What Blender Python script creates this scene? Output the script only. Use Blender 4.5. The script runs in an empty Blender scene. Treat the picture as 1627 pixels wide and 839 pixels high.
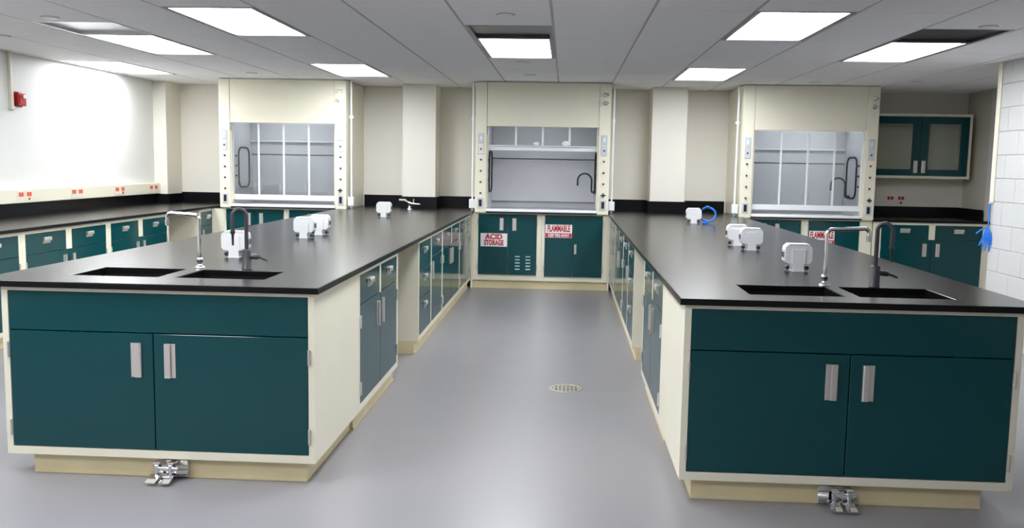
import bpy, bmesh, math, random
from mathutils import Vector, Matrix
random.seed(7)
S = bpy.context.scene
COL = S.collection
PI = math.pi

# ------------------------------------------------------------------ camera
FPX, PITCH, YAW, ROLL, CAMH = 1460.0, 0.1088, 0.0572, 0.0172, 1.48
cam_d = bpy.data.cameras.new('camera')
cam = bpy.data.objects.new('camera', cam_d); COL.objects.link(cam)
cam_d.sensor_fit = 'HORIZONTAL'; cam_d.sensor_width = 36.0
cam_d.lens = FPX / 1627.0 * 36.0
cam_d.clip_start = 0.05; cam_d.clip_end = 100
fw = Vector((-math.sin(YAW)*math.cos(PITCH), math.cos(YAW)*math.cos(PITCH), -math.sin(PITCH)))
rt = fw.cross(Vector((0, 0, 1))).normalized(); up = rt.cross(fw)
r2 = math.cos(ROLL)*rt + math.sin(ROLL)*up
u2 = -math.sin(ROLL)*rt + math.cos(ROLL)*up
M = Matrix(((r2.x, u2.x, -fw.x), (r2.y, u2.y, -fw.y), (r2.z, u2.z, -fw.z))).to_4x4()
M.translation = (0, 0, CAMH)
cam.matrix_world = M
S.camera = cam

# ------------------------------------------------------------------ world and exposure
W = bpy.data.worlds.new('world'); S.world = W; W.use_nodes = True
W.node_tree.nodes['Background'].inputs[0].default_value = (0.8, 0.85, 0.9, 1)
W.node_tree.nodes['Background'].inputs[1].default_value = 0.02
S.view_settings.view_transform = 'Standard'; S.view_settings.look = 'None'
S.view_settings.gamma = 1.0; S.view_settings.use_curve_mapping = False
S.view_settings.exposure = 0.98
LAMP = 11.5          # emission of the ceiling panels
HOODLAMP = 6.0       # emission of the tubes inside the fume hoods

# ------------------------------------------------------------------ materials
def lin(c):
    return tuple(((v/255)/12.92 if v/255 <= .04045 else ((v/255+.055)/1.055)**2.4) for v in c) + (1,)
def mat(name, rgb, rough=.5, metal=0, spec=.5, noise=0, nscale=20, bump=0, bscale=200, coat=0, emit=0, rvar=0):
    m = bpy.data.materials.new(name); m.use_nodes = True
    nt = m.node_tree; b = nt.nodes['Principled BSDF']
    c = lin(rgb)
    b.inputs['Base Color'].default_value = c; b.inputs['Roughness'].default_value = rough
    b.inputs['Metallic'].default_value = metal; b.inputs['Specular IOR Level'].default_value = spec
    if coat: b.inputs['Coat Weight'].default_value = coat; b.inputs['Coat Roughness'].default_value = .08
    tc = nt.nodes.new('ShaderNodeTexCoord')
    if noise:
        n = nt.nodes.new('ShaderNodeTexNoise'); n.inputs['Scale'].default_value = nscale; n.inputs['Detail'].default_value = 6
        nt.links.new(tc.outputs['Object'], n.inputs['Vector'])
        r = nt.nodes.new('ShaderNodeValToRGB')
        r.color_ramp.elements[0].position = .3; r.color_ramp.elements[1].position = .7
        r.color_ramp.elements[0].color = tuple(v*(1-noise) for v in c[:3])+(1,)
        r.color_ramp.elements[1].color = tuple(min(1, v*(1+noise)) for v in c[:3])+(1,)
        nt.links.new(n.outputs['Fac'], r.inputs['Fac']); nt.links.new(r.outputs['Color'], b.inputs['Base Color'])
    if rvar:
        n2 = nt.nodes.new('ShaderNodeTexNoise'); n2.inputs['Scale'].default_value = 3; n2.inputs['Detail'].default_value = 5
        nt.links.new(tc.outputs['Object'], n2.inputs['Vector'])
        mr = nt.nodes.new('ShaderNodeMapRange')
        mr.inputs['To Min'].default_value = rough-rvar; mr.inputs['To Max'].default_value = rough+rvar
        nt.links.new(n2.outputs['Fac'], mr.inputs['Value']); nt.links.new(mr.outputs['Result'], b.inputs['Roughness'])
    if bump:
        n3 = nt.nodes.new('ShaderNodeTexNoise'); n3.inputs['Scale'].default_value = bscale; n3.inputs['Detail'].default_value = 3
        nt.links.new(tc.outputs['Object'], n3.inputs['Vector'])
        bp = nt.nodes.new('ShaderNodeBump'); bp.inputs['Strength'].default_value = bump; bp.inputs['Distance'].default_value = .003
        nt.links.new(n3.outputs['Fac'], bp.inputs['Height']); nt.links.new(bp.outputs['Normal'], b.inputs['Normal'])
    if emit:
        b.inputs['Emission Color'].default_value = (.94, .972, 1, 1); b.inputs['Emission Strength'].default_value = emit
    return m
def glass_mat(name):
    m = bpy.data.materials.new(name); m.use_nodes = True; nt = m.node_tree
    for n in list(nt.nodes): nt.nodes.remove(n)
    o = nt.nodes.new('ShaderNodeOutputMaterial'); mx = nt.nodes.new('ShaderNodeMixShader')
    t = nt.nodes.new('ShaderNodeBsdfTransparent'); t.inputs[0].default_value = (.93, .95, .95, 1)
    g = nt.nodes.new('ShaderNodeBsdfGlossy'); g.inputs['Roughness'].default_value = .02
    fr = nt.nodes.new('ShaderNodeFresnel'); fr.inputs['IOR'].default_value = 1.55
    ma = nt.nodes.new('ShaderNodeMath'); ma.operation = 'MULTIPLY_ADD'; ma.inputs[1].default_value = 1.2; ma.inputs[2].default_value = .02
    nt.links.new(fr.outputs[0], ma.inputs[0]); nt.links.new(ma.outputs[0], mx.inputs[0])
    nt.links.new(t.outputs[0], mx.inputs[1]); nt.links.new(g.outputs[0], mx.inputs[2]); nt.links.new(mx.outputs[0], o.inputs[0])
    return m
cream = mat('cream_enamel', (234, 229, 209), .32, noise=.015, nscale=3)
kickm = mat('tan_vinyl_base', (222, 208, 168), .45, noise=.05, nscale=5)
teal = mat('teal_enamel', (9, 68, 73), .13, spec=.4, noise=.03, nscale=2, rvar=.03)
epoxy = mat('black_epoxy_resin', (20, 19, 22), .23, spec=.2, noise=.04, nscale=400)
sinkm = mat('black_sink_resin', (10, 10, 11), .4)
steel = mat('brushed_steel', (222, 217, 213), .38, metal=.75)
chrome = mat('polished_chrome', (235, 236, 238), .07, metal=1)
darkm = mat('dark_grey_plastic', (62, 62, 68), .35)
blackm = mat('black_rubber', (14, 14, 15), .5)
whitem = mat('white_plastic', (242, 243, 245), .3)
whitemt = mat('white_metal', (236, 238, 242), .3)
liner = mat('hood_liner_grey', (205, 205, 210), .45, noise=.02, nscale=4)
wallm = mat('warm_white_wall_paint', (234, 229, 219), .55, bump=.15, bscale=120)
wallw = mat('white_wall_paint', (222, 222, 219), .5, bump=.1, bscale=120)
wallg = mat('grey_wall_paint', (212, 204, 192), .55, bump=.1, bscale=120)
blockm = mat('painted_block', (200, 200, 200), .5, bump=.5, bscale=90)
mortar = mat('painted_mortar', (192, 192, 192), .6, bump=.3, bscale=90)
floorm = mat('grey_speckled_vinyl', (142, 140, 144), .32, noise=.10, nscale=260, rvar=.04)
tilem = mat('acoustic_tile', (248, 247, 249), .9, noise=.03, nscale=140, bump=.4, bscale=260)
railm = mat('ceiling_grid_metal', (178, 174, 178), .5)
lampframe = mat('lamp_frame_metal', (120, 120, 126), .35, metal=.6)
ventm = mat('dark_vent_metal', (84, 84, 90), .3, metal=.5)
lampm = mat('lamp_diffuser', (255, 255, 255), .5, emit=LAMP)
hoodlampm = mat('hood_tube', (255, 255, 255), .5, emit=HOODLAMP)
hoodlamp2 = mat('dim_hood_tube', (255, 255, 255), .5, emit=HOODLAMP*.35)
louvrem = mat('worn_louvre_metal', (112, 146, 152), .3, metal=.4)  # paler tone paints the shiny highlights on the teal louvres
redm = mat('red_plastic', (168, 18, 24), .35)
orangem = mat('orange_receptacle', (232, 84, 52), .4)
platem = mat('pale_grey_plastic', (196, 201, 210), .35)
signw = mat('white_sign_plastic', (238, 236, 236), .35)
signr = mat('red_sign_ink', (186, 22, 34), .4)
bluem = mat('blue_plastic', (28, 122, 226), .35)
greenm = mat('dark_green_valve', (22, 66, 54), .3)
paperm = mat('white_paper', (245, 245, 245), .7)
grating = mat('worn_nickel', (172, 168, 152), .45, metal=.4)
glass = glass_mat('clear_glass')

# ------------------------------------------------------------------ mesh helpers
class MB:
    def __init__(s): s.v = []; s.f = []; s.sm = []
    def add(s, vs, fs, smooth=False):
        o = len(s.v); s.v += [tuple(v) for v in vs]
        for f in fs: s.f.append(tuple(i+o for i in f)); s.sm.append(smooth)
        return s
    def box(s, x0, x1, y0, y1, z0, z1, bv=0):
        if x1 < x0: x0, x1 = x1, x0
        if y1 < y0: y0, y1 = y1, y0
        if z1 < z0: z0, z1 = z1, z0
        if bv:
            bm = bmesh.new(); bmesh.ops.create_cube(bm, size=1)
            for v in bm.verts: v.co = ((x0+x1)/2+v.co.x*(x1-x0), (y0+y1)/2+v.co.y*(y1-y0), (z0+z1)/2+v.co.z*(z1-z0))
            bmesh.ops.bevel(bm, geom=bm.edges[:], offset=bv, segments=2 if bv > .004 else 1, affect='EDGES', profile=.5)
            bm.verts.index_update()
            s.add([v.co[:] for v in bm.verts], [[v.index for v in f.verts] for f in bm.faces]); bm.free(); return s
        return s.add([(x0,y0,z0),(x1,y0,z0),(x1,y1,z0),(x0,y1,z0),(x0,y0,z1),(x1,y0,z1),(x1,y1,z1),(x0,y1,z1)],
                     [(0,3,2,1),(4,5,6,7),(0,1,5,4),(1,2,6,5),(2,3,7,6),(3,0,4,7)])
    def cyl(s, p, q, r, r2=None, n=16):
        return s.tube([p, q], [r, r if r2 is None else r2], n)
    def tube(s, pts, r, n=12):
        pts = [Vector(p) for p in pts]
        rs = r if isinstance(r, (list, tuple)) else [r]*len(pts)
        vs = []; fs = []; prev = None
        for i, p in enumerate(pts):
            t = (pts[min(i+1, len(pts)-1)]-pts[max(i-1, 0)]).normalized()
            if prev is None:
                a = Vector((0, 0, 1)) if abs(t.z) < .9 else Vector((1, 0, 0))
                nrm = t.cross(a).normalized()
            else:
                nrm = (prev-t*prev.dot(t)).normalized()
            prev = nrm; b = t.cross(nrm)
            for k in range(n):
                a = 2*PI*k/n; vs.append(p+(nrm*math.cos(a)+b*math.sin(a))*rs[i])
        m = len(pts)
        for i in range(m-1):
            for k in range(n):
                fs.append((i*n+k, i*n+(k+1) % n, (i+1)*n+(k+1) % n, (i+1)*n+k))
        s.add(vs, fs, True)
        s.add(vs[:n], [tuple(reversed(range(n)))]); s.add(vs[-n:], [tuple(range(n))])
        return s
    def lathe(s, prof, c=(0, 0, 0), n=24):
        vs = []; fs = []
        for (r, z) in prof:
            for k in range(n):
                a = 2*PI*k/n; vs.append((c[0]+r*math.cos(a), c[1]+r*math.sin(a), c[2]+z))
        for i in range(len(prof)-1):
            for k in range(n): fs.append((i*n+k, i*n+(k+1) % n, (i+1)*n+(k+1) % n, (i+1)*n+k))
        s.add(vs, fs, True)
        s.add(vs[:n], [tuple(reversed(range(n)))]); s.add(vs[-n:], [tuple(range(n))])
        return s
    def prism(s, poly, axis, a, b):
        """extrude a 2-D polygon along axis ('x': poly=(y,z), 'y': poly=(x,z), 'z': poly=(x,y))"""
        def P(u, v, w): return {'x': (w, u, v), 'y': (u, w, v), 'z': (u, v, w)}[axis]
        n = len(poly)
        vs = [P(u, v, a) for u, v in poly]+[P(u, v, b) for u, v in poly]
        return s.add(vs, [tuple(range(n)), tuple(reversed(range(n, 2*n)))]+[(i, i+n, (i+1) % n+n, (i+1) % n) for i in range(n)])
    def build(s, name, m, parent=None, loc=None):
        me = bpy.data.meshes.new(name); me.from_pydata(s.v, [], s.f)
        me.polygons.foreach_set('use_smooth', s.sm); me.update()
        bm = bmesh.new(); bm.from_mesh(me); bmesh.ops.recalc_face_normals(bm, faces=bm.faces); bm.to_mesh(me); bm.free()
        me.materials.append(m)
        o = bpy.data.objects.new(name, me); COL.objects.link(o)
        if parent: o.parent = parent
        if loc: o.location = loc
        return o
def tag(o, label=None, cat=None, group=None, kind=None):
    if label: o['label'] = label
    if cat: o['category'] = cat
    if group: o['group'] = group
    if kind: o['kind'] = kind
    return o
def thing(name, label, cat, loc=(0, 0, 0), rz=0, group=None):
    o = bpy.data.objects.new(name, None); COL.objects.link(o); o.empty_display_size = .1
    o.location = loc; o.rotation_euler = (0, 0, rz)
    return tag(o, label, cat, group)
def struct(name, mb, m, label, cat='wall'):
    o = mb.build(name, m); tag(o, label, cat, kind='structure'); return o
def copy_mesh(o, parent, loc):
    c = o.copy(); COL.objects.link(c); c.parent = parent; c.location = loc; return c
def arc(c, r, a0, a1, n, ux, uz):
    c = Vector(c); ux = Vector(ux); uz = Vector(uz)
    return [c+ux*(r*math.cos(a0+(a1-a0)*i/n))+uz*(r*math.sin(a0+(a1-a0)*i/n)) for i in range(n+1)]
def text_mesh(txt, size, m, parent, loc, sx=1, bold=0.0, name='lettering'):
    cu = bpy.data.curves.new('lettering', 'FONT'); cu.body = txt; cu.size = size; cu.align_x = 'CENTER'; cu.align_y = 'CENTER'
    cu.extrude = .0006; cu.offset = bold; cu.resolution_u = 3
    t = bpy.data.objects.new('t', cu); COL.objects.link(t)
    dg = bpy.context.evaluated_depsgraph_get(); dg.update()
    me = bpy.data.meshes.new_from_object(t.evaluated_get(dg))
    bpy.data.objects.remove(t)
    for v in me.vertices: v.co = (v.co.x*sx, -v.co.z, v.co.y)
    me.materials.clear(); me.materials.append(m); me.name = name
    o = bpy.data.objects.new(name, me); COL.objects.link(o); o.parent = parent; o.location = loc
    return o

# ------------------------------------------------------------------ room dimensions
YB, YF = 11.72, -2.0           # back wall, wall behind the camera
XL, XA, XW = -5.15, 4.9, 3.76  # left wall, alcove wall, block wall face
WEND = 8.38                    # far end of the block wall
HZ = 2.425
CT, CB = .914, .886            # worktop top / underside

struct('floor', MB().box(XL-.2, XA+.3, YF-.2, YB+.2, -.1, 0), floorm, 'grey speckled sheet vinyl floor', 'floor')
struct('wall_left', MB().box(XL-.2, XL, YF, YB, 0, HZ+.2), wallw, 'smooth white wall above the long wall counter')
struct('wall_back', MB().box(XL-.2, XA+.2, YB, YB+.2, 0, HZ+.2), wallm, 'beige back wall behind the fume hoods')
struct('wall_front', MB().box(XL-.2, XA+.2, YF-.2, YF, 0, HZ+.2), wallm, 'plain wall opposite the fume hoods')
struct('wall_alcove', MB().box(XA, XA+.2, WEND-1.2, YB, 0, HZ+.2), wallg, 'grey beige side wall of the alcove')
struct('trim_1', MB().box(XA-.03, XA-.001, 10.2, 11.02, .001, HZ-.002), wallw, 'white boxed pilaster on the alcove side wall', 'pilaster')
struct('wall_column_1', MB().box(XL+.001, -4.985, 11.28, YB-.001, .001, HZ-.001), wallm, 'cream boxed column in the corner by the wall counter', 'column')
struct('wall_column_2', MB().box(-2.02, -1.612, 11.30, YB-.001, CT+.14, HZ-.001), wallm, 'cream boxed column behind the worktop with the gas turret', 'column')
struct('wall_column_3', MB().box(1.02, 1.437, 11.30, YB-.001, CT+.14, HZ-.001), wallm, 'cream boxed column behind the worktop with the blue cable', 'column')

# block wall: mortar core with single blocks
wr = struct('wall_right', MB().box(XW+.008, XW+.192, YF, WEND-.004, 0, HZ+.1), mortar, 'white painted concrete block wall ending beside the alcove')
struct('wall_right_return', MB().box(XW+.192, XA+.2, YF, WEND-1.0, 0, HZ+.1), wallw, 'solid wall mass behind the block wall')
BH, BL, G = .2032, .406, .0035
blk = None
for r in range(12):
    z0 = r*BH; z1 = min((r+1)*BH, HZ)
    off = 0 if r % 2 == 0 else -BL/2
    y = WEND+(BL/2 if r % 2 else 0)
    k = 0
    while y > 3.6:
        ya, yb = max(y-BL, 3.5), min(y, WEND)
        MB().box(XW, XW+.19, ya+G/2, yb-G/2 if yb < WEND else yb, z0+G/2, z1-G/2, .004).build('concrete_block', blockm, wr)
        y -= BL
struct('trim_2', MB().box(XW-.012, XW-.001, WEND-.05, WEND+.02, 1.21, HZ-.002, .003).box(XW-.0005, XW+.19, WEND+.001, WEND+.018, 1.21, HZ-.002), cream, 'cream corner guard on the end of the block wall', 'trim')

# ------------------------------------------------------------------ ceiling with tiles, grid, lamps and vents
MX, MY = .62, .66
gx0, gy0 = -.735, 5.80
ceil = struct('ceiling', MB().box(XL-.2, XA+.2, YF-.2, YB+.2, HZ+.14, HZ+.22), tilem, 'suspended ceiling of pale acoustic tiles in a metal grid', 'ceiling')
lamps = {}
def gi(x): return int(round((x-gx0)/MX))
LX = [(-3, 0), (3, 0), (-5, 2), (0, 2), (5, 2), (-7, 5), (-3, 5), (3, 5),
      (-3, -5), (0, -3), (-5, -3), (0, -8), (-5, -8)]     # (column, row) of 2-tile lamps; this line's are unseen, added to light cabinet fronts
VX = [(-5, 1), (0, 1), (5, 1), (-7, 4)]
taken = set()
for c, r in LX: taken |= {(c, r), (c, r+1)}
for c in VX[:3]: taken.add(c)
tile_me = None
far = MB()
for c in range(-8, 10):
    for r in range(-12, 9+1):
        if (c, r) in taken: continue
        x0, x1 = gx0+c*MX, gx0+(c+1)*MX; y0, y1 = gy0+r*MY, gy0+(r+1)*MY
        cx0, cx1, cy0, cy1 = max(x0, XL), min(x1, XA), max(y0, YF), min(y1, YB)
        if cx1-cx0 < .05 or cy1-cy0 < .05: continue
        args = (cx0+.008, cx1-.008, cy0+.004, cy1-.004, HZ, HZ+.02)
        if r < -2: far.box(*args)
        elif cx0 == x0 and cx1 == x1 and cy0 == y0 and cy1 == y1:
            if tile_me is None:
                tile_me = MB().box(.008, MX-.008, .004, MY-.004, 0, .02, .003).build('ceiling_tile', tilem, ceil, (x0, y0, HZ))
            else: copy_mesh(tile_me, ceil, (x0, y0, HZ))
        else: MB().box(*args, .003).build('ceiling_tile', tilem, ceil)
tag(far.build('ceiling_tile', tilem, ceil), kind='stuff')
for c in range(-7, 10):
    x = gx0+c*MX
    if x > XA-.05: continue
    MB().box(x-.011, x+.011, YF, YB, HZ+.003, HZ+.03).build('grid_rail', railm, ceil)
for r in range(-11, 9+1):
    y = gy0+r*MY
    if y > YB-.03 or y < YF: continue
    MB().box(XL, XA, y-.006, y+.006, HZ+.006, HZ+.028).build('cross_rail', railm, ceil)
where = {(-3, 0): 'above the sink end of the worktop with the gas turret', (3, 0): 'above the sink end of the worktop with the blue cable',
         (-5, 2): 'next to the pale grey ceiling vent', (0, 2): 'over the aisle with the floor drain', (5, 2): 'next to the dark vent by the block wall',
         (-7, 5): 'beside the long white wall', (-3, 5): 'in front of the hood above the gas turret worktop', (3, 5): 'in front of the hood beside the glazed wall cabinet',
         (-3, -5): 'over the open floor before the gas turret worktop', (3, -5): 'over the open floor before the blue cable worktop', (-5, -3): 'over the open floor by the wall counter end', (0, -8): 'in the middle by the wall opposite the hoods', (-5, -8): 'by the corner of the wall opposite the hoods',
         (0, -3): 'over the entrance to the aisle between the sink ends'}
for c, r in LX:
    x0, x1 = gx0+c*MX+.012, gx0+(c+1)*MX-.012; y0, y1 = gy0+r*MY+.008, gy0+(r+2)*MY-.008
    if y0 < YF: continue
    t = thing('ceiling_light', 'bright rectangular ceiling light '+where[(c, r)], 'ceiling light', ((x0+x1)/2, (y0+y1)/2, HZ), 0, 'recessed ceiling lights')
    w, d = (x1-x0)/2, (y1-y0)/2
    MB().box(-w, w, -d, -d+.03, .0, .05).box(-w, w, d-.03, d, .0, .05).box(-w, -w+.03, -d+.03, d-.03, .0, .05).box(w-.03, w, -d+.03, d-.03, .0, .05).build('lamp_frame', lampframe, t)
    MB().box(-w+.031, w-.031, -d+.031, d-.031, .012, .03).build('diffuser', lampm, t)
    MB().box(-w+.03, w-.03, -d+.03, d-.03, .034, .1).build('housing', lampframe, t)
for (c, r), lab in zip(VX[:3], ['pale grey recessed ceiling vent beside the wall counter side light', 'dark recessed ceiling vent above the aisle', 'dark recessed ceiling vent toward the block wall']):
    x0, x1 = gx0+c*MX+.012, gx0+(c+1)*MX-.012; y0, y1 = gy0+r*MY+.008, gy0+(r+1)*MY-.008
    t = thing('ceiling_vent', lab, 'vent', ((x0+x1)/2, (y0+y1)/2, HZ), 0, 'ceiling vents')
    w, d = (x1-x0)/2, (y1-y0)/2
    vm = ventm if c != -5 else mat('pale_vent_metal', (214, 214, 218), .3, metal=.5)  # this vent's reflection is put into a paler metal colour
    MB().box(-w, w, -d, -d+.02, 0, .08).box(-w, w, d-.02, d, 0, .08).box(-w, -w+.02, -d+.02, d-.02, 0, .08).box(w-.02, w, -d+.02, d-.02, 0, .08).build('vent_frame', vm, t)
    MB().box(-w+.02, w-.02, -d+.02, d-.02, .022, .03).build('vent_back', vm, t)
for (x, y, lab) in [(-3.56, 6.25, 'white sprinkler cap in front of the pale grey vent'), (-4.52, 7.24, 'white sprinkler cap close to the fire alarm'),
                    (-.41, 5.98, 'white sprinkler cap in front of the dark vent over the aisle'), (-.43, 8.72, 'white round cap just behind the aisle light'), (-.41, 9.96, 'white sprinkler cap before the open hood'),
                    (-3.49, 10.12, 'white sprinkler cap before the hood by the wall counter'), (2.70, 10.40, 'white sprinkler cap before the hood beside the wall cabinet'),
                    (2.73, 6.31, 'white sprinkler cap in front of the vent by the block wall'), (3.71, 10.2, 'white sprinkler cap near the alcove')]:
    t = thing('sprinkler_cap', lab, 'sprinkler', (x, y, HZ), 0, 'ceiling sprinkler caps')
    MB().lathe([(.048, -.004), (.045, -.009), (.001, -.010)], n=20).build('cover_plate', whitem, t)
    MB().lathe([(.062, .001), (.06, -.003), (.049, -.004)], n=20).build('ring', railm, t)

# ------------------------------------------------------------------ cabinet builder
def channel(mb, x, z, L, vertical=True, sgn=1, w=.046, d=.013):
    """bent metal pull: closed on one long side, open on the other; local y- is outward"""
    k = .58
    pr = [(0, 0), (0, -d*.75), (w*.12, -d), (w*k*.85, -d), (w*k, -d*.92), (w*k, -d*.8), (w*k*.85, -d+.004), (w*.2, -d+.004), (.004, -d*.7), (.004, -.003), (w, -.003), (w, 0)]
    # strip quads (polygon is concave): build as closed side walls + two caps made of quads
    n = len(pr)
    def P(u, v, l): return (x+sgn*(u-w/2), v, z+l) if vertical else (x+l, v, z-(u-w/2))
    vs = [P(u, v, -L/2) for u, v in pr]+[P(u, v, L/2) for u, v in pr]
    fs = [(i, (i+1) % n, (i+1) % n+n, i+n) for i in range(n)]
    for o in (0, n):
        for q in ((1, 2, 7, 8), (2, 3, 6, 7), (3, 4, 5, 6), (0, 1, 8, 9), (0, 9, 10, 11)): fs.append(tuple(i+o for i in q))
    mb.add(vs, fs); return mb
def front(root, kind, x0, x1, z0, z1, hinge=None, pull=True, m=None, scale=1.0, pl=.15):
    g = .002
    o = MB().box(x0+g, x1-g, -.0, .02, z0+g, z1-g, .0025).build(kind, m or teal, root)
    if not pull and hinge is None: return o
    if kind == 'drawer':
        mb = MB(); channel(mb, (x0+x1)/2, z1-min(.075, (z1-z0)*.4), .11*scale, False, w=.05, d=.017); mb.build('pull_handle', steel, o)
    elif kind == 'door':
        if pull:
            px = x1-.075*scale if hinge == 'l' else x0+.075*scale
            mb = MB(); channel(mb, px, z1-.045-pl/2, pl, True, -1 if hinge == 'l' else 1, .046 if scale == 1 else .05); mb.build('pull_handle', steel, o)
        hx = x0-.004 if hinge == 'l' else x1+.004
        for hz in (z0+.09, z1-.09):
            MB().box(hx-.007, hx+.007, -.005, -.0005, hz-.034, hz+.034, .0015).build('hinge', steel, o)
            MB().cyl((hx, -.006, hz-.036), (hx, -.006, hz+.036), .0055, n=8).build('hinge_pin', steel, o)
    return o
def cabinet(label, loc, rz, w, depth, fronts, stiles, top=CB-.001, toe=.1, toe_in=.05, sides=(.03, .03), rails=(.028, .035), name='base_cabinet', group='base cabinets', kick=(0, 0), cat='cabinet', kickback=0):
    t = thing(name, label, cat, loc, rz, group)
    b = MB()
    b.box(0, w, .024, depth, toe, top)
    sl, sr = sides; rt_, rb = rails
    b.box(0, sl, 0, .024, toe, top).box(w-sr, w, 0, .024, toe, top)
    b.box(sl, w-sr, 0, .024, top-rt_, top).box(sl, w-sr, 0, .024, toe, toe+rb)
    for (a, c, z0, z1) in stiles: b.box(a, c, 0, .024, z0, z1)
    b.build('carcass', cream, t)
    k = MB().box(kick[0], w-kick[1], toe_in, depth-kickback, .001, toe-.0005)
    kk = k.build('toe_kick', kickm, t)
    MB().box(kick[0], w-kick[1], toe_in-.006, toe_in-.0002, .001, .012).build('cove_lip', kickm, kk)
    for f in fronts: front(t, *f[:5], **f[5])
    return t
ZD0, ZD1, ZS = .135, .858, .69      # door bottom, drawer top, split
def two_by_two(w, sl=.03, sr=.03, mid=.045):
    c = w/2; a = sl; b = w-sr
    fr = [('drawer', a, c-mid/2, ZS, ZD1, {}), ('drawer', c+mid/2, b, ZS, ZD1, {}),
          ('door', a, c, ZD0, ZS, dict(hinge='l')), ('door', c, b, ZD0, ZS, dict(hinge='r'))]
    return fr, [(c-mid/2, c+mid/2, ZS, ZD1)]

# peninsulas ---------------------------------------------------------------
def sink_cabinet(x0, w, y0, label, hole_side):
    s = .029
    z0 = .137; zt = .869; sp = .684
    c = w/2+(-.02 if x0 < 0 else .0)
    fr = [('panel', s, w-s, sp, zt, dict(pull=False)), ('door', s, c, z0, sp, dict(hinge='l', scale=1.05, pl=.158)), ('door', c, w-s, z0, sp, dict(hinge='r', scale=1.05, pl=.158))]
    ki = (.10, .05) if x0 < 0 else (.06, .11)
    t = cabinet(label, (x0, y0, 0), 0, w, .884, fr, [], rails=(.017, .037), sides=(s, s), toe_in=.045, kick=ki, name='sink_cabinet', group='sink cabinets')
    # seam in the kick board
    return t
L0, L1, LY = -2.566, -1.114, 4.015
R0, R1, RY = .529, 1.964, 3.986
sink_cabinet(L0, L1-L0, LY, 'wide teal sink cabinet at the end of the worktop with the gas turret', 0)
sink_cabinet(R0, R1-R0, RY, 'wide teal sink cabinet at the end of the worktop with the blue cable', 1)
def pen_side(face, inner, sgn, who):
    """cabinets along the aisle side. sgn=+1: faces +X (left peninsula)"""
    D = 1.40
    rz = PI/2 if sgn > 0 else -PI/2
    def put(ya, yb, fr, st, lab, **kw):
        if sgn > 0: loc = (face, ya, 0)
        else: loc = (face, yb, 0)
        return cabinet(lab, loc, rz, yb-ya, D, fr, st, group='aisle side base cabinets', toe_in=.035, **kw)
    def flip(w, fr, st):
        if sgn > 0: return fr, st
        sw = {'l': 'r', 'r': 'l'}
        fr2 = [(k, w-b, w-a, z0, z1, dict(d, **({'hinge': sw[d['hinge']]} if 'hinge' in d else {}))) for k, a, b, z0, z1, d in fr]
        return fr2, [(w-b, w-a, z0, z1) for a, b, z0, z1 in st]
    yA = 4.902 if sgn > 0 else 4.872
    w = 6.075-yA
    fr, st = two_by_two(w, .03, .05)
    fr, st = flip(w, fr, st)
    sd = (.03, .05) if sgn > 0 else (.05, .03)
    put(yA, 6.075, fr, st, 'teal two drawer two door cabinet between '+who+' sink cabinet and the knee space', sides=sd)
    # drawer stack + drawer/door
    w = 8.30-6.95; c = .66
    d3 = (ZD1-ZD0)
    fr = [('drawer', .03, c-.02, ZD1-.22, ZD1, {}), ('drawer', .03, c-.02, ZD1-.44, ZD1-.22, {}), ('drawer', .03, c-.02, ZD0, ZD1-.44, {}),
          ('drawer', c+.02, w-.03, ZS, ZD1, {}), ('door', c+.02, w-.03, ZD0, ZS, dict(hinge='r'))]
    st = [(c-.02, c+.02, ZD0, ZD1)]
    fr, st = flip(w, fr, st)
    put(6.95, 8.30, fr, st, 'teal cabinet with a three drawer stack past the knee space, '+who+' worktop')
    w = 9.66-8.302
    fr, st = two_by_two(w); fr, st = flip(w, fr, st)
    put(8.302, 9.66, fr, st, 'teal two door cabinet between drawer stack and corner unit, '+who+' worktop')
    w = 10.80-9.662
    fr, st = two_by_two(w, .03, .10); fr, st = flip(w, fr, st)
    put(9.662, 10.80, fr, st, 'teal corner unit meeting the open hood base, '+who+' worktop', sides=(.03, .10) if sgn > 0 else (.10, .03))
    # panel closing the knee space behind
    xm = face-sgn*.95
    tag(MB().box(xm-.01, xm+.01, 6.077, 6.948, .001, CB-.002).build('knee_panel', cream), 'cream panel closing the back of the knee space under '+who+' worktop', 'panel')
    # apron rail
    # rear block behind corner units up to the wall
    tag(MB().box(min(face, inner)+.06, max(face, inner)-.06, 10.83, YB-.004, .001, CB-.002).build('support_box', cream), 'cream support box between hoods under '+who+' worktop', 'support')
pen_side(L1, L0, 1, 'the gas turret')
pen_side(R0, R1, -1, 'the blue cable')

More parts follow.
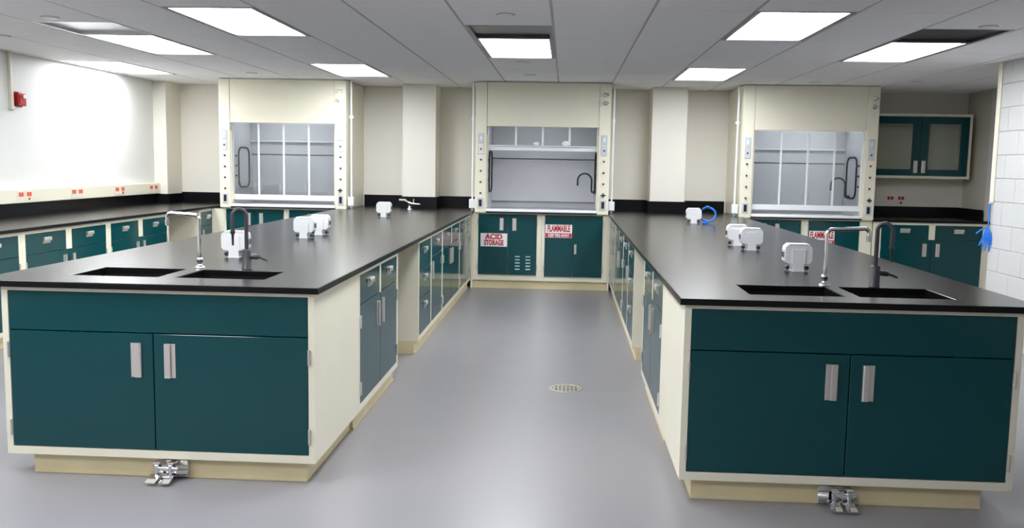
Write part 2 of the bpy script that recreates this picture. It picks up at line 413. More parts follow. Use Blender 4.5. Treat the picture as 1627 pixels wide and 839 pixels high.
def worktop(x0, x1, y0, holes, label, colx, rear):
    """slab with rectangular sink cut-outs (holes share one y range)"""
    t = thing('worktop', label, 'worktop', ((x0+x1)/2, y0, CB), 0, 'black peninsula worktops')
    X, Y = (x0+x1)/2, y0
    h0, h1 = holes[0][2], holes[0][3]
    xr0, xr1 = rear
    xs = [x0]; 
    for h in holes: xs += [h[0], h[1]]
    xs.append(x1)
    ys = [y0, h0, h1, 10.745]
    bm = bmesh.new()
    gv = {}
    def V(i, j, z): 
        k = (i, j, z)
        if k not in gv: gv[k] = bm.verts.new((xs[i]-X, ys[j]-Y, z))
        return gv[k]
    zt, zb = CT-CB, 0
    solid = [[not (j == 1 and i in (1, 3)) for j in range(3)] for i in range(5)]
    for i in range(5):
        for j in range(3):
            if not solid[i][j]: continue
            bm.faces.new([V(i, j, zt), V(i+1, j, zt), V(i+1, j+1, zt), V(i, j+1, zt)])
            bm.faces.new([V(i, j+1, zb), V(i+1, j+1, zb), V(i+1, j, zb), V(i, j, zb)])
            for (di, dj, a, b) in ((0, -1, (i, j), (i+1, j)), (1, 0, (i+1, j), (i+1, j+1)), (0, 1, (i+1, j+1), (i, j+1)), (-1, 0, (i, j+1), (i, j))):
                ni, nj = i+di, j+dj
                if 0 <= ni < 5 and 0 <= nj < 3 and solid[ni][nj]: continue
                bm.faces.new([V(*a, zb), V(*b, zb), V(*b, zt), V(*a, zt)])
    es = [e for e in bm.edges if len(e.link_faces) == 2 and abs(e.link_faces[0].normal.dot(e.link_faces[1].normal)) < .5] if False else []
    bm.normal_update()
    es = [e for e in bm.edges if len(e.link_faces) == 2 and e.calc_face_angle(0) > 1 and all(v.co.z > .01 for v in e.verts)]
    bmesh.ops.bevel(bm, geom=es, offset=.004, segments=2, affect='EDGES', profile=.5)
    me = bpy.data.meshes.new('slab'); bm.to_mesh(me); bm.free(); me.materials.append(epoxy)
    o = bpy.data.objects.new('slab', me); COL.objects.link(o); o.parent = t
    MB().box(xr0-X, xr1-X, 10.7452-Y, YB-.003-Y, 0, CT-CB).build('rear_slab', epoxy, t)
    b = MB()
    def bs(a, c, d, e): b.box(a-X, c-X, d-Y, e-Y, CT-CB+.0005, CT-CB+.139)
    ca, cb = colx
    bs(xr0+.005, ca-.022, YB-.022, YB-.002); bs(cb+.022, xr1-.005, YB-.022, YB-.002)
    bs(ca-.022, ca-.002, 11.30, YB-.002); bs(cb+.002, cb+.022, 11.30, YB-.002); bs(ca-.022, cb+.022, 11.278, 11.298)
    b.build('backsplash', epoxy, t)
    return t
LH = [(-2.36, -1.935, 4.24, 4.575), (-1.845, -1.42, 4.24, 4.575)]
RH = [(.838, 1.258, 4.15, 4.49), (1.325, 1.735, 4.15, 4.49)]
worktop(-2.692, L1+.025, LY-.027, LH, 'long black worktop with sinks and a chrome gas turret at its far end', (-2.02, -1.612), (-2.59, L1+.025))
worktop(R0-.025, 2.042, RY-.027, RH, 'long black worktop with sinks and a blue cable at its far end', (1.02, 1.437), (R0-.025, 1.99))
def sink(x0, x1, y0, y1, label):
    t = thing('sink', label, 'sink', ((x0+x1)/2, (y0+y1)/2, CT-.26), 0, 'black drop basins')
    w, d, h = (x1-x0)/2, (y1-y0)/2, .26-(CT-CB)-.002
    T = .012; e = .001
    b = MB().box(-w-T, w+T, -d-T, d+T, 0, T)
    b.box(-w-T, -w-e, -d-T, d+T, T, h).box(w+e, w+T, -d-T, d+T, T, h).box(-w, w, -d-T, -d-e, T, h).box(-w, w, d+e, d+T, T, h)
    b.build('basin', sinkm, t)
    MB().lathe([(.04, T), (.04, T+.003), (.03, T+.003), (.012, T+.001)], n=20).build('strainer', steel, t)
sink(*LH[0], 'black resin sink under the chrome spout, gas turret worktop')
sink(*LH[1], 'black resin sink before the dark gooseneck tap, gas turret worktop')
sink(*RH[0], 'black resin sink before the power pedestal, blue cable worktop')
sink(*RH[1], 'black resin sink before the dark gooseneck tap, blue cable worktop')
for o in [o for o in bpy.data.objects if o.name.startswith('sink_cabinet')]:
    # hollow the carcass so that the basins hang in free space
    for ch in o.children:
        if ch.name.startswith('carcass'):
            me = ch.data
            w = L1-L0 if o.location.x < 0 else R1-R0
            s = .029; b = MB(); D = .884; top = CB-.001
            b.box(0, s, 0, .024, .1, top).box(w-s, w, 0, .024, .1, top).box(s, w-s, 0, .024, top-.017, top).box(s, w-s, 0, .024, .1, .137)
            b.box(0, .02, .024, D, .1, top).box(w-.02, w, .024, D, .1, top).box(.02, w-.02, D-.02, D, .1, top).box(.02, w-.02, .024, D-.02, .1, .12)
            n = bpy.data.meshes.new('carcass'); n.from_pydata(b.v, [], b.f); n.materials.append(cream); n.update()
            bm = bmesh.new(); bm.from_mesh(n); bmesh.ops.recalc_face_normals(bm, faces=bm.faces); bm.to_mesh(n); bm.free()
            ch.data = n

# left wall run --------------------------------------------------------------
FX = -4.25
def wall_unit(y0, y1, lab, one=False):
    w = y1-y0
    if one:
        fr = [('drawer', .04, w-.06, ZS, ZD1, {}), ('door', .04, w-.06, ZD0, ZS, dict(hinge='r'))]; st = []
        sd = (.04, .06)
    else:
        fr, st = two_by_two(w, .045, .045, .09); sd = (.045, .045)
    return cabinet(lab, (FX, y0, 0), PI/2, w, FX-XL-.004, fr, st, sides=sd, group='wall counter base cabinets')
wall_unit(8.315, 9.62, 'teal two door base cabinet beside the wall counter knee space')
wall_unit(6.945, 8.313, 'teal two door base cabinet in the middle of the long wall counter')
wall_unit(5.575, 6.943, 'teal two door base cabinet next along the wall counter, farther from the hoods')
wall_unit(10.45, 11.0, 'narrow teal drawer cabinet tucked against the hood at the wall counter', True)
tag(MB().box(-4.95, -4.93, 9.622, 10.448, .001, CB-.002).build('knee_panel', cream), 'cream panel closing the back of the wall counter knee space', 'panel')
t = thing('worktop', 'black worktop running along the white wall below the outlets', 'worktop', (-4.7, 8.5, CB))
b = MB(); b.box(XL+.003+4.7, -4.215+4.7, 5.5-8.5, 11.275-8.5, 0, CT-CB, .004); b.box(-4.98+4.7, -4.215+4.7, 11.275-8.5, YB-.003-8.5, 0, CT-CB); b.build('slab', epoxy, t)
b = MB(); b.box(XL+.002+4.7, XL+.024+4.7, 5.5-8.5, 11.25-8.5, CT-CB+.0005, CT-CB+.115); b.box(XL+.002+4.7, -4.96+4.7, 11.255-8.5, 11.277-8.5, CT-CB+.0005, CT-CB+.115)
b.box(-4.982+4.7, -4.962+4.7, 11.278-8.5, YB-.024-8.5, CT-CB+.0005, CT-CB+.115); b.box(-4.982+4.7, -4.15+4.7, YB-.023-8.5, YB-.002-8.5, CT-CB+.0005, CT-CB+.13); b.build('backsplash', epoxy, t)
# raceway with receptacles
t = thing('outlet_raceway', 'cream raceway with orange outlets along the white wall', 'raceway', (XL, 8.5, 1.035))
MB().box(.001, .075, -3.0, 2.775, 0, .13, .004).build('raceway_box', cream, t)
for y, low in [(6.9, 1), (7.6, 0), (8.37, 1), (9.30, 0), (10.22, 1), (11.08, 0)]:
    for dy in (-.065, .065):
        p = MB().box(.075, .078, y+dy-8.5-.055, y+dy-8.5+.055, .022, .118, .001).build('cover_plate', cream, t)
        for q in (-.02, .02):
            MB().box(.078, .081, y+dy-8.5+q-.016, y+dy-8.5+q+.016, .06, .10, .001).build('receptacle', orangem, p)
        if low: MB().box(.078, .081, y+dy-8.5-.012, y+dy-8.5+.012, .026, .046).build('data_port', redm if dy > 0 else whitem, p)
# fire alarm with conduit
t = thing('fire_alarm', 'red fire alarm strobe on the white wall', 'alarm', (XL, 8.42, 1.93))
MB().box(.001, .012, -.075, .075, 0, .14, .002).build('back_plate', redm, t)
MB().box(.012, .06, -.062, .062, .01, .13, .006).build('housing', redm, t)
MB().box(.06, .075, .0, .05, .075, .115, .004).build('strobe_lens', whitem, t)
MB().box(.06, .064, -.045, -.008, .03, .11).build('sounder_grille', signr, t)
t = thing('wall_conduit', 'cream surface conduit running up from the fire alarm', 'conduit', (XL, 8.315, 1.91))
MB().box(.001, .03, -.02, .02, 0, HZ-1.91-.003, .003).build('channel', cream, t)
MB().box(.001, .036, -.024, .024, -.01, .02, .002).build('end_cap', cream, t)

# ------------------------------------------------------------------ fume hoods
HY = 10.77
def hood(xc, w, label, raised, side, tap, who):
    t = thing('fume_hood', label, 'fume hood', (xc, HY, CT-.012), 0, 'fume hoods along the back wall')
    B = CT-.012
    H = HZ-.008-B
    D = YB-HY-.006
    h = w/2; pw = .132
    zo = 1.912-B          # opening top
    # shell
    for s in (-1, 1):
        a, b = (-h, -h+.03) if s < 0 else (h-.03, h)
        MB().box(a, b, .12, D, .014, H).build('side_panel', cream, t)
        a, b = (-h, -h+pw) if s < 0 else (h-pw, h)
        p = MB().box(a, b, 0, .12, 0, H, .004).build('front_post', cream, t)
        xi = -h+pw if s < 0 else h-pw
        MB().box(min(xi, xi-s*.014), max(xi, xi-s*.014), .012, .05, .06, zo-.1, .002).build('sash_guide', cream, p)
        xm = (a+b)/2
        def plate(z0, z1, nm, m=platem, hw=.035):
            return MB().box(xm-hw, xm+hw, -.008, -.0002, z0-B, z1-B, .003).build(nm, m, p)
        q = plate(1.715, 1.825, 'switch_plate'); MB().box(xm-.012, xm+.012, -.013, -.0085, 1.745-B, 1.795-B, .002).build('rocker', whitemt, q)
        q = plate(1.585, 1.705, 'switch_plate', steel if (raised and s < 0) else platem); MB().cyl((xm, -.0085, 1.645-B), (xm, -.013, 1.645-B), .011, n=12).build('key_switch', darkm, q)
        for z in (1.52, 1.39, 1.26, 1.13):
            col = darkm
            if z == 1.13 and s > 0: col = greenm
            k = MB().lathe([(.012, 0), (.012, .006), (.0085, .008), (.0085, .02)], n=12)
            k.v = [(xm+v[0], -v[2], z-B+v[1]) for v in k.v]
            k.build('valve_knob', col, p)
            if col is greenm: MB().box(xm-.028, xm+.028, -.03, -.021, z-B-.008, z-B+.008, .003).box(xm-.008, xm+.008, -.03, -.021, z-B-.026, z-B+.026, .003).build('cross_handle', greenm, p)
        q = plate(.955, 1.075, 'outlet_plate'); MB().box(xm-.017, xm+.017, -.011, -.0085, .975-B, 1.055-B, .001).build('outlet', blackm, q)
    # header panel
    MB().box(-h+pw+.002, h-pw-.002, .006, .03, zo, H, .003).build('header_panel', cream, t)
    MB().box(-h+pw+.002, h-pw-.002, -.012, .0055, zo-.004, zo+.012, .003).build('header_lip', cream, t)
    MB().box(-h+.03, h-.03, .12, D, H-.02, H).build('top_panel', cream, t)
    fx = h-pw*.45
    for z in (2.285, 2.19):
        f = MB().cyl((fx, -.0002, z-B), (fx, -.012, z-B), .026, n=16); f.cyl((fx, -.012, z-B), (fx, -.05, z-B), .012, n=12)
        f.cyl((fx-.03, -.055, z-B+.015), (fx+.03, -.045, z-B-.005), .011, n=10).build('chrome_fitting', chrome, t)
    # interior
    ix = h-.128
    for s in (-1, 1):
        MB().box(min(s*ix, s*(ix-.01)), max(s*ix, s*(ix-.01)), .121, .80, .03, zo+.16).build('liner_side', liner, t)
        if s == side or raised:
            X = s*(ix-.0165); c0, c1, z0, z1, r = .25, .62, 1.14-B, 1.62-B, .09
            pts = arc((X, c1-r, z1-r), r, 0, PI/2, 6, (0, 1, 0), (0, 0, 1))+arc((X, c0+r, z1-r), r, PI/2, PI, 6, (0, 1, 0), (0, 0, 1))+arc((X, c0+r, z0+r), r, PI, 1.5*PI, 6, (0, 1, 0), (0, 0, 1))+arc((X, c1-r, z0+r), r, 1.5*PI, 2*PI, 6, (0, 1, 0), (0, 0, 1))
            pts.append(pts[0])
            MB().tube(pts, .011, 8).build('access_gasket', blackm, t)
            for z in (1.28, 1.40, 1.52): MB().cyl((s*(ix-.0105), .16, z-B), (s*(ix-.028), .16, z-B), .012, n=10).build('service_outlet', darkm, t)
    MB().box(-ix, ix, .80, .815, .03, zo+.16).build('liner_back', liner, t)
    MB().box(-ix+.012, ix-.012, .735, .75, .115, 1.535-B, .003).build('lower_baffle', liner, t)
    MB().box(-ix+.012, ix-.012, .735, .75, 1.547-B, zo+.1, .003).build('upper_baffle', liner, t)
    MB().box(-ix, ix, .121, .80, zo+.161, zo+.175).build('liner_roof', liner, t)
    MB().box(-ix+.2, ix-.2, .3, .42, zo+.145, zo+.16).build('lamp_tube', hoodlamp2 if raised else hoodlampm, t)
    MB().box(-h+pw+.004, h-pw-.004, .06, .80, .012, .028).build('work_surface', whitemt, t)
    MB().prism([(-.02, .018), (-.02, .034), (.0, .046), (.058, .046), (.058, .018)], 'x', -h+pw+.003, h-pw-.003).build('sill_airfoil', whitemt, t)
    MB().box(-h+pw+.003, h-pw-.003, -.015, .06, -.001, .017).build('surface_edge', blackm, t)
    # sash
    sw = h-pw+.006
    zb, zt = (1.632-B, 1.632-B+.93) if raised else (.998-B, 1.90-B)
    ztv = min(zt, H-.03)
    s_ = MB().box(-sw+.012, sw-.012, .052, .085, zb, zb+.062, .005).build('sash_rail', whitemt, t)
    MB().box(-sw+.012, -sw+.03, .056, .08, zb+.0625, ztv).build('sash_stile', whitemt, t)
    MB().box(sw-.03, sw-.012, .056, .08, zb+.0625, ztv).build('sash_stile', whitemt, t)
    n = 4; x0 = -sw+.031; dx = 2*(sw-.031)/n
    for i in range(n):
        y = .060 if i % 2 == 0 else .072
        MB().box(x0+i*dx+.002, x0+(i+1)*dx-.002, y, y+.005, zb+.0635, ztv-.002).build('sash_pane', glass, t)
        if i: MB().box(x0+i*dx-.012, x0+i*dx+.012, .0535, .0585, zb+.0635, ztv-.002, .002).build('mullion', whitemt, t)
        if not raised and i < n:
            for xx in (x0+i*dx+.03, x0+(i+1)*dx-.045):
                if xx > x0+.1 and xx < -x0-.1: MB().box(xx, xx+.012, .048, .0529, zb+.12, zb+.2, .002).build('pane_pull', railm, t)
    if not raised:
        MB().box(-ix+.012, ix-.012,   .70, .722, 1.70-B, 1.718-B, .002).build('baffle_trim', whitemt, t)
    if tap:
        X = ix-.011; Y = .50; z0 = 1.15-B
        f = MB().cyl((X, Y, z0), (X-.03, Y, z0), .02, n=12)
        R = .085
        pts = [(X-.03, Y, z0), (X-.045, Y, z0), (X-.05, Y, z0+.02), (X-.05, Y, z0+.14)]+[tuple(p) for p in arc((X-.05-R, Y, z0+.14), R, 0, PI, 12, (1, 0, 0), (0, 0, 1))][1:]+[(X-.05-2*R, Y, z0+.075)]
        f.tube(pts, .011, 10).build('water_spout', greenm, t)
    return t
hood(-3.36, 1.525, 'closed fume hood next to the long wall counter', False, -1, False, 'left')
hood(-.286, 1.565, 'fume hood with its sash raised and a green spout inside', True, 0, True, 'centre')
hood(2.766, 1.525, 'closed fume hood next to the glazed wall cabinet', False, 1, True, 'right')
# things behind the raised sash, on the sash rail ledge
for x, w_, h_, lab in [(-.36, .07, .045, 'folded white paper on the raised sash rail'), (-.02, .085, .06, 'crumpled white paper ball on the raised sash rail')]:
    t = thing('paper', lab, 'paper', (x, HY+.041, 1.694), 0)
    bm = bmesh.new(); bmesh.ops.create_icosphere(bm, subdivisions=2, radius=1)
    for v in bm.verts: v.co = (v.co.x*w_/2*(1+random.uniform(-.2, .2)), v.co.y*.009, v.co.z*h_/2*(1+random.uniform(-.25, .2))+h_/2)
    zmin = min(v.co.z for v in bm.verts)
    for v in bm.verts: v.co.z -= zmin
    me = bpy.data.meshes.new('sheet'); bm.to_mesh(me); bm.free(); me.materials.append(paperm)
    o = bpy.data.objects.new('sheet', me); COL.objects.link(o); o.parent = t
# a narrow ledge that carries them (front lip of the sash rail)
hc = [o for o in bpy.data.objects if o.name.startswith('fume_hood') and abs(o.location.x+.286) < .01][0]
MB().box(-.6, .6, .030, .0518, 1.682-(CT-.012), 1.6935-(CT-.012), .002).build('rail_ledge', whitemt, hc)

# hood base cabinets ----------------------------------------------------------
CY = 10.82
HT = CT-.016
def hood_base(x0, w, fr, st, lab, sides=(.03, .03), name='hood_base_cabinet', depth=.6):
    return cabinet(lab, (x0, CY, 0), 0, w, depth, fr, st, top=HT, sides=sides, rails=(.012, .035), group='base cabinets under the fume hoods', name=name, toe_in=.03)
zt_ = .884
def louvres(door, xs, z0, z1, n=5):
    for x in xs:
        for i in range(n):
            z = z0+(z1-z0)*i/(n-1)
            MB().prism([(-.0002, z-.006), (-.007, z-.006), (-.0002, z+.008)], 'x', x-.028, x+.028).build('louvre', louvrem if x > .4 else teal, door)
# centre: acid + flammable
w = .809; fr = [('door', .059, .411, .165, zt_, dict(hinge='l', pl=.145)), ('door', .411, w-.055, .165, zt_, dict(hinge='r', pl=.145))]
A = hood_base(-1.086, w, fr, [], 'teal acid storage cabinet with louvres under the open hood', (.059, .055))
for ch in list(A.children):
    if ch.name.startswith('door'):
        cx = sum(v.co.x for v in ch.data.vertices)/len(ch.data.vertices)
        louvres(ch, (.154, .274) if cx < .37 else (.529, .654), .235, .385)
w = .776; fr = [('door', .035, .37, .155, zt_, dict(hinge='l', pull=False)), ('door', .37, w-.059, .155, zt_, dict(hinge='r', pull=False))]
Fm = hood_base(-.275, w, fr, [], 'teal flammables cabinet with a paddle latch under the open hood', (.035, .059))
for ch in list(Fm.children):
    if ch.name.startswith('door') and sum(v.co.x for v in ch.data.vertices)/len(ch.data.vertices) > .4:
        MB().box(.385, .413, -.012, -.0002, .43, .545, .003).cyl((.399, -.012, .50), (.399, -.022, .50), .012, n=12).box(.394, .404, -.03, -.022, .46, .515, .002).build('paddle_latch', steel, ch)
# under the hood by the wall counter
def pair(w, sl, sr, **k): return [('door', sl, w/2, .155, zt_, dict(hinge='l', pl=.145)), ('door', w/2, w-sr, .155, zt_, dict(hinge='r', pl=.145))]
hood_base(-4.10, .765, pair(.765, .03, .03), [], 'teal two door base of the hood by the wall counter, door pulls showing')
hood_base(-3.333, .73, pair(.73, .03, .03), [], 'teal base of the hood by the wall counter, beside the gas turret worktop')
hood_base(2.0, .765, pair(.765, .03, .035), [], 'teal base of the hood by the wall cabinet, beside the blue cable worktop')
hood_base(2.767, .765, [('door', .045, .36, .155, zt_, dict(hinge='l', pull=False)), ('door', .36, .63, .155, zt_, dict(hinge='r', pull=False))], [], 'teal flammables base of the hood by the wall cabinet', (.045, .135))
def sign(x0, x1, z0, z1, kind, lab):
    t = thing('warning_sign', lab, 'sign', ((x0+x1)/2, CY-.0022, (z0+z1)/2), 0, 'red and white door signs')
    w, h = (x1-x0)/2, (z1-z0)/2
    MB().box(-w, w, -.002, .0, -h, h).build('plate', signw, t)
    if kind == 'acid':
        text_mesh('ACID', .085, signr, t, (0, -.0027, h*.47), 1.0, .0035)
        text_mesh('STORAGE', .085, signr, t, (0, -.0027, -h*.45), .62, .0035)
    else:
        text_mesh('FLAMMABLE', .105, signr, t, (0, -.0027, h*.36), .47, .0035)
        MB().box(-w+.004, w-.004, -.0032, -.0021, -h+.004, -h*.30).build('band', signr, t)
        text_mesh('KEEP FIRE AWAY', .05, signw, t, (0, -.0039, -h*.66), .66, .0015)
sign(-.998, -.682, .50, .657, 'acid', 'white sign with red letters reading ACID STORAGE')
sign(-.232, .082, .62, .775, 'flam', 'red and white FLAMMABLE sign below the open hood')
sign(2.825, 3.115, .605, .765, 'flam', 'red and white FLAMMABLE sign below the hood by the wall cabinet')

for x0_, x1_, lab in [(-4.247, -4.103, 'cream filler between the wall counter and the hood base'), (-1.112, -1.088, 'cream filler strip beside the acid storage cabinet'), (.503, .527, 'cream filler strip beside the flammables cabinet')]:
    tag(MB().box(x0_, x1_, CY+.004, CY+.02, .001, CB-.002).build('filler_panel', cream), lab, 'panel')
# conduits with junction boxes beside the hoods --------------------------------
for x, y, lab in [(-2.555, 10.86, 'white conduit with box beside the hood by the wall counter'), (-1.112, 10.92, 'white conduit with box between gas turret worktop and open hood'),
                  (.538, 10.92, 'white conduit with box between open hood and blue cable worktop'), (1.962, 10.86, 'white conduit with box beside the hood by the wall cabinet')]:
    t = thing('conduit', lab, 'conduit', (x, y, CT), 0, 'conduits beside the hoods')
    MB().cyl((0, 0, .13), (0, 0, HZ-CT-.004), .011, n=10).build('pipe', whitem, t)
    MB().cyl((0, 0, 1.06), (0, 0, 1.10), .017, n=10).box(-.028, .028, -.004, .012, 1.07, 1.09).build('clamp', whitem, t)
    MB().box(-.034, .034, -.05, .03, .03, .14, .004).build('junction_box', whitem, t)
    MB().cyl((0, 0, .001), (0, 0, .03), .015, n=10).build('stub', whitem, t)
    MB().box(-.028, .028, -.053, -.0502, .04, .13).build('box_cover', whitemt, t)

# ------------------------------------------------------------------ alcove on the right
ax0 = 3.545
w = 4.795-ax0
c = w*.53
fr = [('drawer', .09, c-.035, ZS, ZD1, {}), ('drawer', c+.035, w-.02, ZS, ZD1, {}), ('door', .09, c, ZD0, ZS, dict(hinge='l')), ('door', c, w-.02, ZD0, ZS, dict(hinge='r'))]
cabinet('teal two drawer two door cabinet below the glazed wall cabinet', (ax0, CY-.02, 0), 0, w, .86, fr, [(c-.035, c+.035, ZS, ZD1)], sides=(.09, .02))
tag(MB().box(4.797, XA-.032, CY-.01, CY+.02, .001, CB-.002).build('filler_panel', cream), 'narrow cream filler beside the alcove base cabinet', 'panel')
t = thing('worktop', 'short black worktop in the alcove below the glazed wall cabinet', 'worktop', (4.2, 11.2, CB))
MB().box(ax0-4.2, XA-.032-4.2, CY-.045-11.2, YB-.003-11.2, 0, CT-CB, .004).build('slab', epoxy, t)
MB().box(ax0-4.2, XA-.032-4.2, YB-.024-11.2, YB-.004-11.2, CT-CB+.0005, CT-CB+.12).box(XA-.056-4.2, XA-.034-4.2, 11.04-11.2, YB-.025-11.2, CT-CB+.0005, CT-CB+.12).build('backsplash', epoxy, t)
wx0, wx1, wz0, wz1, wy = 3.56, 4.825, 1.385, 2.155, 11.38
t = thing('wall_cabinet', 'teal wall cabinet with two glazed doors in the alcove', 'cabinet', (wx0, wy, wz0))
W_, H_, D_ = wx1-wx0, wz1-wz0, YB-wy-.004
MB().box(0, .02, 0, D_, 0, H_).box(W_-.03, W_, 0, D_, 0, H_).box(.02, W_-.03, 0, D_, 0, .03).box(.02, W_-.03, 0, D_, H_-.03, H_).box(.02, W_-.03, D_-.015, D_, .03, H_-.03).build('carcass', cream, t)
MB().box(.0205, W_-.0305, D_-.02, D_-.0155, .0305, H_-.0305).build('back_liner', cream, t)
for i, (a, b_) in enumerate([(.022, .67), (.674, W_-.034)]):
    F = .095
    z0, z1 = .034, H_-.034
    d = MB().box(a, a+F, -.0, .02, z0, z1).box(b_-F, b_, 0, .02, z0, z1).box(a+F, b_-F, 0, .02, z0, z0+.075).box(a+F, b_-F, 0, .02, z1-.085, z1).build('door', teal, t)
    MB().box(a+F+.001, b_-F-.001, .008, .013, z0+.076, z1-.086).build('pane', glass, d)
    mb = MB(); px = b_-.045 if i == 0 else a+.045
    channel(mb, px, z0+.105, .145, True, -1 if i == 0 else 1); mb.build('pull_handle', steel, d)
t = thing('wall_outlets', 'red wall outlets under the glazed wall cabinet', 'outlet', (4.13, YB, 1.11))
for x in (-.1, .03):
    p = MB().box(x-.05, x+.05, -.008, -.0005, -.06, .06, .002).build('cover_plate', wallm, t)
    for q in (-.02, .02): MB().box(x+q-.016, x+q+.016, -.012, -.0085, .005, .045, .001).build('receptacle', signr, p)
    MB().box(x-.012, x+.012, -.012, -.0085, -.045, -.02).build('data_port', blackm if x > 0 else whitem, p)
# blue strap on the end of the block wall
t = thing('blue_strap', 'blue plastic strap hanging from a hook on the block wall end', 'strap', (XW-.02, WEND-.03, .96))
def wob(pts): return [Vector(p) for p in pts]
MB().tube(wob([(0, 0, .24), (-.006, -.004, .16), (-.004, 0, .08), (-.008, 0, .02)]), .006, 6).build('cord', bluem, t)
for i in range(5):
    a = -.9+.35*i
    pts = [(-.006, 0, .03)]+[(-.006+math.sin(a)*.035*k*.55, -.012*i+.02, .03-.055*k+.004*k*k*abs(a)) for k in range(1, 5)]
    MB().tube(wob(pts), [.006, .008, .009, .008, .005], 6).build('tail', bluem, t)
MB().tube(wob([(-.006, 0, .03), (-.05, .0, .02), (-.08, 0, -.005), (-.105, 0, -.025)]), .006, 6).build('tail', bluem, t)
MB().cyl((.008, 0, .245), (-.02, 0, .245), .006, n=8).build('hook', steel, t)

# ------------------------------------------------------------------ things on the worktops
def pedestal(x, y, lab, rz=0):
    t = thing('power_pedestal', lab, 'outlet box', (x, y, CT+.0005), rz, 'white power pedestals on the worktops')
    pr = [(-.029, 0), (.029, 0), (.027, .034), (.034, .042), (.060, .044), (.072, .058), (.073, .12), (.070, .136), (.060, .145), (.045, .148), (-.045, .148), (-.060, .145), (-.070, .136), (-.073, .12), (-.072, .058), (-.060, .044), (-.034, .042), (-.027, .034)]
    MB().prism(pr, 'y', -.042, .042).build('housing', whitem, t)
    MB().prism([(-.030, .003), (.030, .003), (.028, .036), (.037, .05), (.037, .122), (-.037, .122), (-.037, .05), (-.028, .036)], 'y', -.046, -.0422).build('face_panel', whitem, t)
    MB().box(-.056, .056, -.044, .044, .1482, .152, .0015).build('top_cap', whitem, t)
    for s in (-1, 1):
        p = MB().box(s*.0732, s*.076, -.034, .034, .056, .122, .001).build('outlet_plate', whitemt, t)
        for q in (-.016, .016): MB().box(s*.0762, s*.078, q-.011, q+.011, .074, .106, .001).build('receptacle', darkm, p)
        MB().cyl((s*.052, -.02, .018), (s*.052, .02, .018), .012, n=10).build('cable_gland', darkm, t)
    MB().box(-.034, .034, -.048, .048, .0, .003).build('foot', whitem, t)
    return t
A_, B_ = ', gas turret worktop', ', blue cable worktop'
pedestal(-1.90, 5.20, 'white power pedestal just behind the dark gooseneck tap'+A_)
pedestal(-1.90, 6.61, 'white power pedestal, sink side of the close pair'+A_)
pedestal(-1.875, 6.93, 'white power pedestal, hood side of the close pair'+A_)
pedestal(-1.86, 9.35, 'white power pedestal near the chrome turret'+A_)
pedestal(1.29, 5.17, 'white power pedestal just behind the chrome swan tap'+B_)
pedestal(1.285, 6.43, 'white power pedestal, sink side of the close pair'+B_)
pedestal(1.255, 6.79, 'white power pedestal, hood side of the close pair'+B_)
pedestal(1.288, 9.35, 'white power pedestal with the blue cable coiled on it'+B_)
t = thing('blue_cable', 'coil of blue cable on the far white power pedestal', 'cable', (1.375, 9.34, CT+.0005))
pts = [Vector((.055+.075*math.cos(a), -.01+.02*math.sin(a*.5), .09+.068*math.sin(a))) for a in [PI*.75-i*2*PI*.78/24 for i in range(25)]]
zmn = min(p.z for p in pts)
MB().tube(pts, .0105, 8).build('loop', bluem, t)
MB().tube([(.0, -.01, .145), (.03, -.02, .165), (.06, -.02, .17)], .009, 8).build('tail', bluem, t)
MB().tube([(.02, -.02, .02), (.05, -.03, .009), (.0, -.05, .009)], .009, 8).build('tail', bluem, t)

def chrome_tap(x, y, sgn, lab):
    t = thing('chrome_tap', lab, 'tap', (x, y, CT+.0005), 0, 'chrome swan taps')
    MB().lathe([(.027, 0), (.027, .006), (.018, .012), (.010, .018), (.010, .03), (.016, .032), (.017, .05), (.010, .056)], n=20).build('base', chrome, t)
    zt = .275; L = .155 if sgn < 0 else .19
    dy = -.03
    pts = [(0, 0, .05), (0, 0, zt-.03)]+[(sgn*(.025-.025*math.cos(a)), 0, zt-.03+.03*math.sin(a)) for a in [PI/2*i/6 for i in range(1, 7)]]
    pts += [(sgn*(L-.02), dy, zt+.008)]+[(sgn*(L-.02+.02*math.sin(a)), dy, zt-.012+.02*math.cos(a)) for a in [PI/2*i/5 for i in range(1, 6)]]
    MB().tube(pts, .0095, 12).build('spout', chrome, t)
    n = MB().cyl((sgn*L, dy, zt-.012), (sgn*L, dy, zt-.028), .0095, n=12); n.cyl((sgn*L, dy, zt-.0285), (sgn*L, dy, zt-.055), .0125, .010, n=12).build('nozzle', chrome, t)
def dark_tap(x, y, sgn, lab):
    t = thing('gooseneck_tap', lab, 'tap', (x, y, CT+.0005), 0, 'dark gooseneck taps')
    MB().lathe([(.026, 0), (.026, .004), (.024, .006), (.024, .098), (.021, .104), (.004, .105)], n=24).build('body', darkm, t)
    R = .034; zt = .275
    ux = Vector((sgn, -.5, 0)).normalized()
    c = Vector((0, 0, zt))+ux*R
    pts = [Vector((0, 0, .104)), Vector((0, 0, .2))]+arc(c, R, PI, 0, 12, ux, (0, 0, 1))
    e = pts[-1]; pts += [e+Vector((0, 0, -.04)), e+Vector((0, 0, -.075))]
    MB().tube(pts, .0105, 12).build('neck', darkm, t)
    e2 = pts[-1]
    MB().tube([e2, e2+Vector((0, 0, -.012)), e2+Vector((0, 0, -.02)), e2+Vector((0, 0, -.075))], [.0125, .0125, .007, .005], 12).build('nozzle', darkm, t)
    MB().tube([(.022, 0, .068), (.05, 0, .066), (.062, 0, .064)], [.013, .014, .012], 12).tube([(.062, 0, .064), (.085, 0, .056), (.108, 0, .046)], [.006, .006, .005], 8).build('lever', darkm, t)
chrome_tap(-1.885, 4.63, -1, 'chrome swan tap behind the sinks, worktop with the gas turret')
dark_tap(-1.635, 4.625, -1, 'dark grey gooseneck tap, worktop with the gas turret')
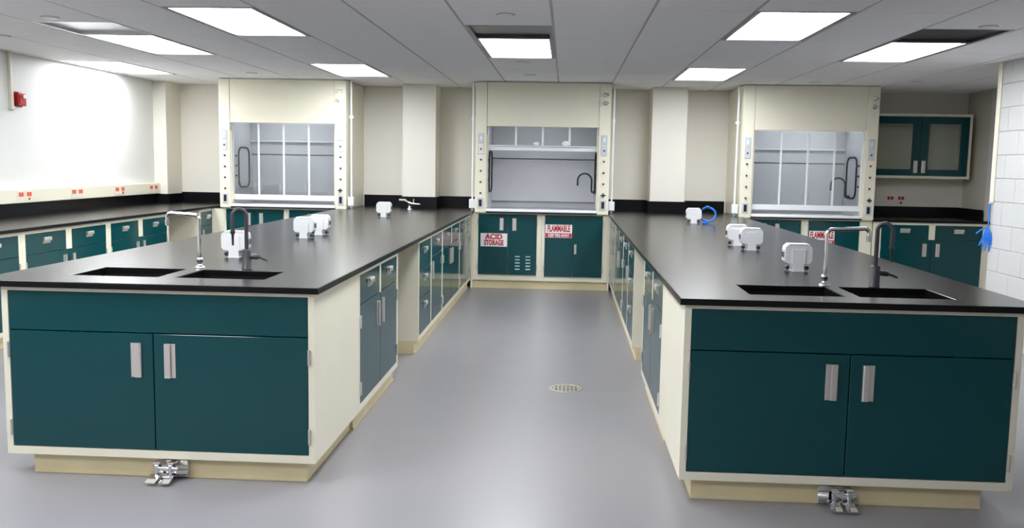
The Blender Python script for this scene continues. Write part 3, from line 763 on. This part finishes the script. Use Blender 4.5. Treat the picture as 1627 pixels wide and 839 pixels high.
chrome_tap(1.268, 4.53, 1, 'chrome swan tap behind the sinks, worktop with the blue cable')
dark_tap(1.508, 4.53, 1, 'dark grey gooseneck tap, worktop with the blue cable')
# gas turret
t = thing('gas_turret', 'chrome gas turret with lever valves in front of the column', 'gas valve', (-1.87, 10.95, CT+.0005))
MB().lathe([(.032, 0), (.032, .006), (.02, .012), (.014, .03), (.014, .065), (.02, .07), (.02, .085), (.004, .09)], n=18).build('body', chrome, t)
MB().tube([(0, 0, .07), (.06, -.01, .066), (.13, -.02, .060)], [.011, .010, .006], 10).build('nozzle', chrome, t)
MB().tube([(0, 0, .078), (-.05, -.01, .10), (-.065, -.012, .108)], [.010, .010, .011], 10).build('nozzle', chrome, t)
MB().box(-.125, -.04, -.024, -.006, .102, .122, .003).build('lever', steel, t)
MB().cyl((.045, -.008, .072), (.052, -.01, .125), .006, n=8).build('lever', steel, t)

# ------------------------------------------------------------------ foot pedals and drain
def pedals(x, y, sgn, lab):
    t = thing('foot_pedal_valve', lab, 'foot pedal', (x, y, .0005), 0, 'chrome foot pedal valves')
    MB().box(sgn*-.03, sgn*.09, -.012, -.001, .004, .088, .003).build('mount_plate', steel, t)
    for dx in (-.034, .03):
        p = MB().box(dx-.009, dx+.009, -.075, -.058, .03, .085, .003).box(dx-.015, dx+.015, -.078, -.02, .078, .09, .003).build('arm', chrome, t)
        MB().prism([(-.135, .012), (-.135, .018), (-.07, .034), (-.055, .034), (-.055, .026), (-.07, .026)], 'x', dx-.028, dx+.02).build('pedal', chrome, t)
    MB().cyl((-.045, -.045, .055), (.06, -.045, .055), .02, n=16).cyl((sgn*.045, -.045, .05), (sgn*.085, -.02, .045), .024, n=16).build('valve_body', chrome, t)
    MB().cyl((0, -.045, .0), (0, -.045, .036), .012, n=10).build('support', chrome, t)
pedals(-1.81, LY+.038, 1, 'chrome foot pedals under the sink cabinet of the gas turret worktop')
pedals(1.235, RY+.038, -1, 'chrome foot pedals under the sink cabinet of the blue cable worktop')
t = thing('floor_drain', 'round metal floor drain in the aisle', 'drain', (.03, 6.0, .0005))
MB().lathe([(.112, 0), (.110, .003), (.094, .003), (.092, .001)], n=36).build('rim', grating, t)
MB().lathe([(.091, .0), (.091, .0012), (.001, .0012)], n=36).build('sump', blackm, t)
g = MB()
for i in (-1.8, -.6, .6, 1.8):
    yy = i*.036; hw = math.sqrt(max(.0004, .092**2-yy**2))
    g.box(-hw, hw, yy-.010, yy+.010, .0014, .0024)
for i in range(-3, 4):
    xx = i*.026; hw = math.sqrt(max(.0004, .092**2-xx**2))
    g.box(xx-.0055, xx+.0055, -hw, hw, .0014, .0023)
g.build('grate', grating, t)
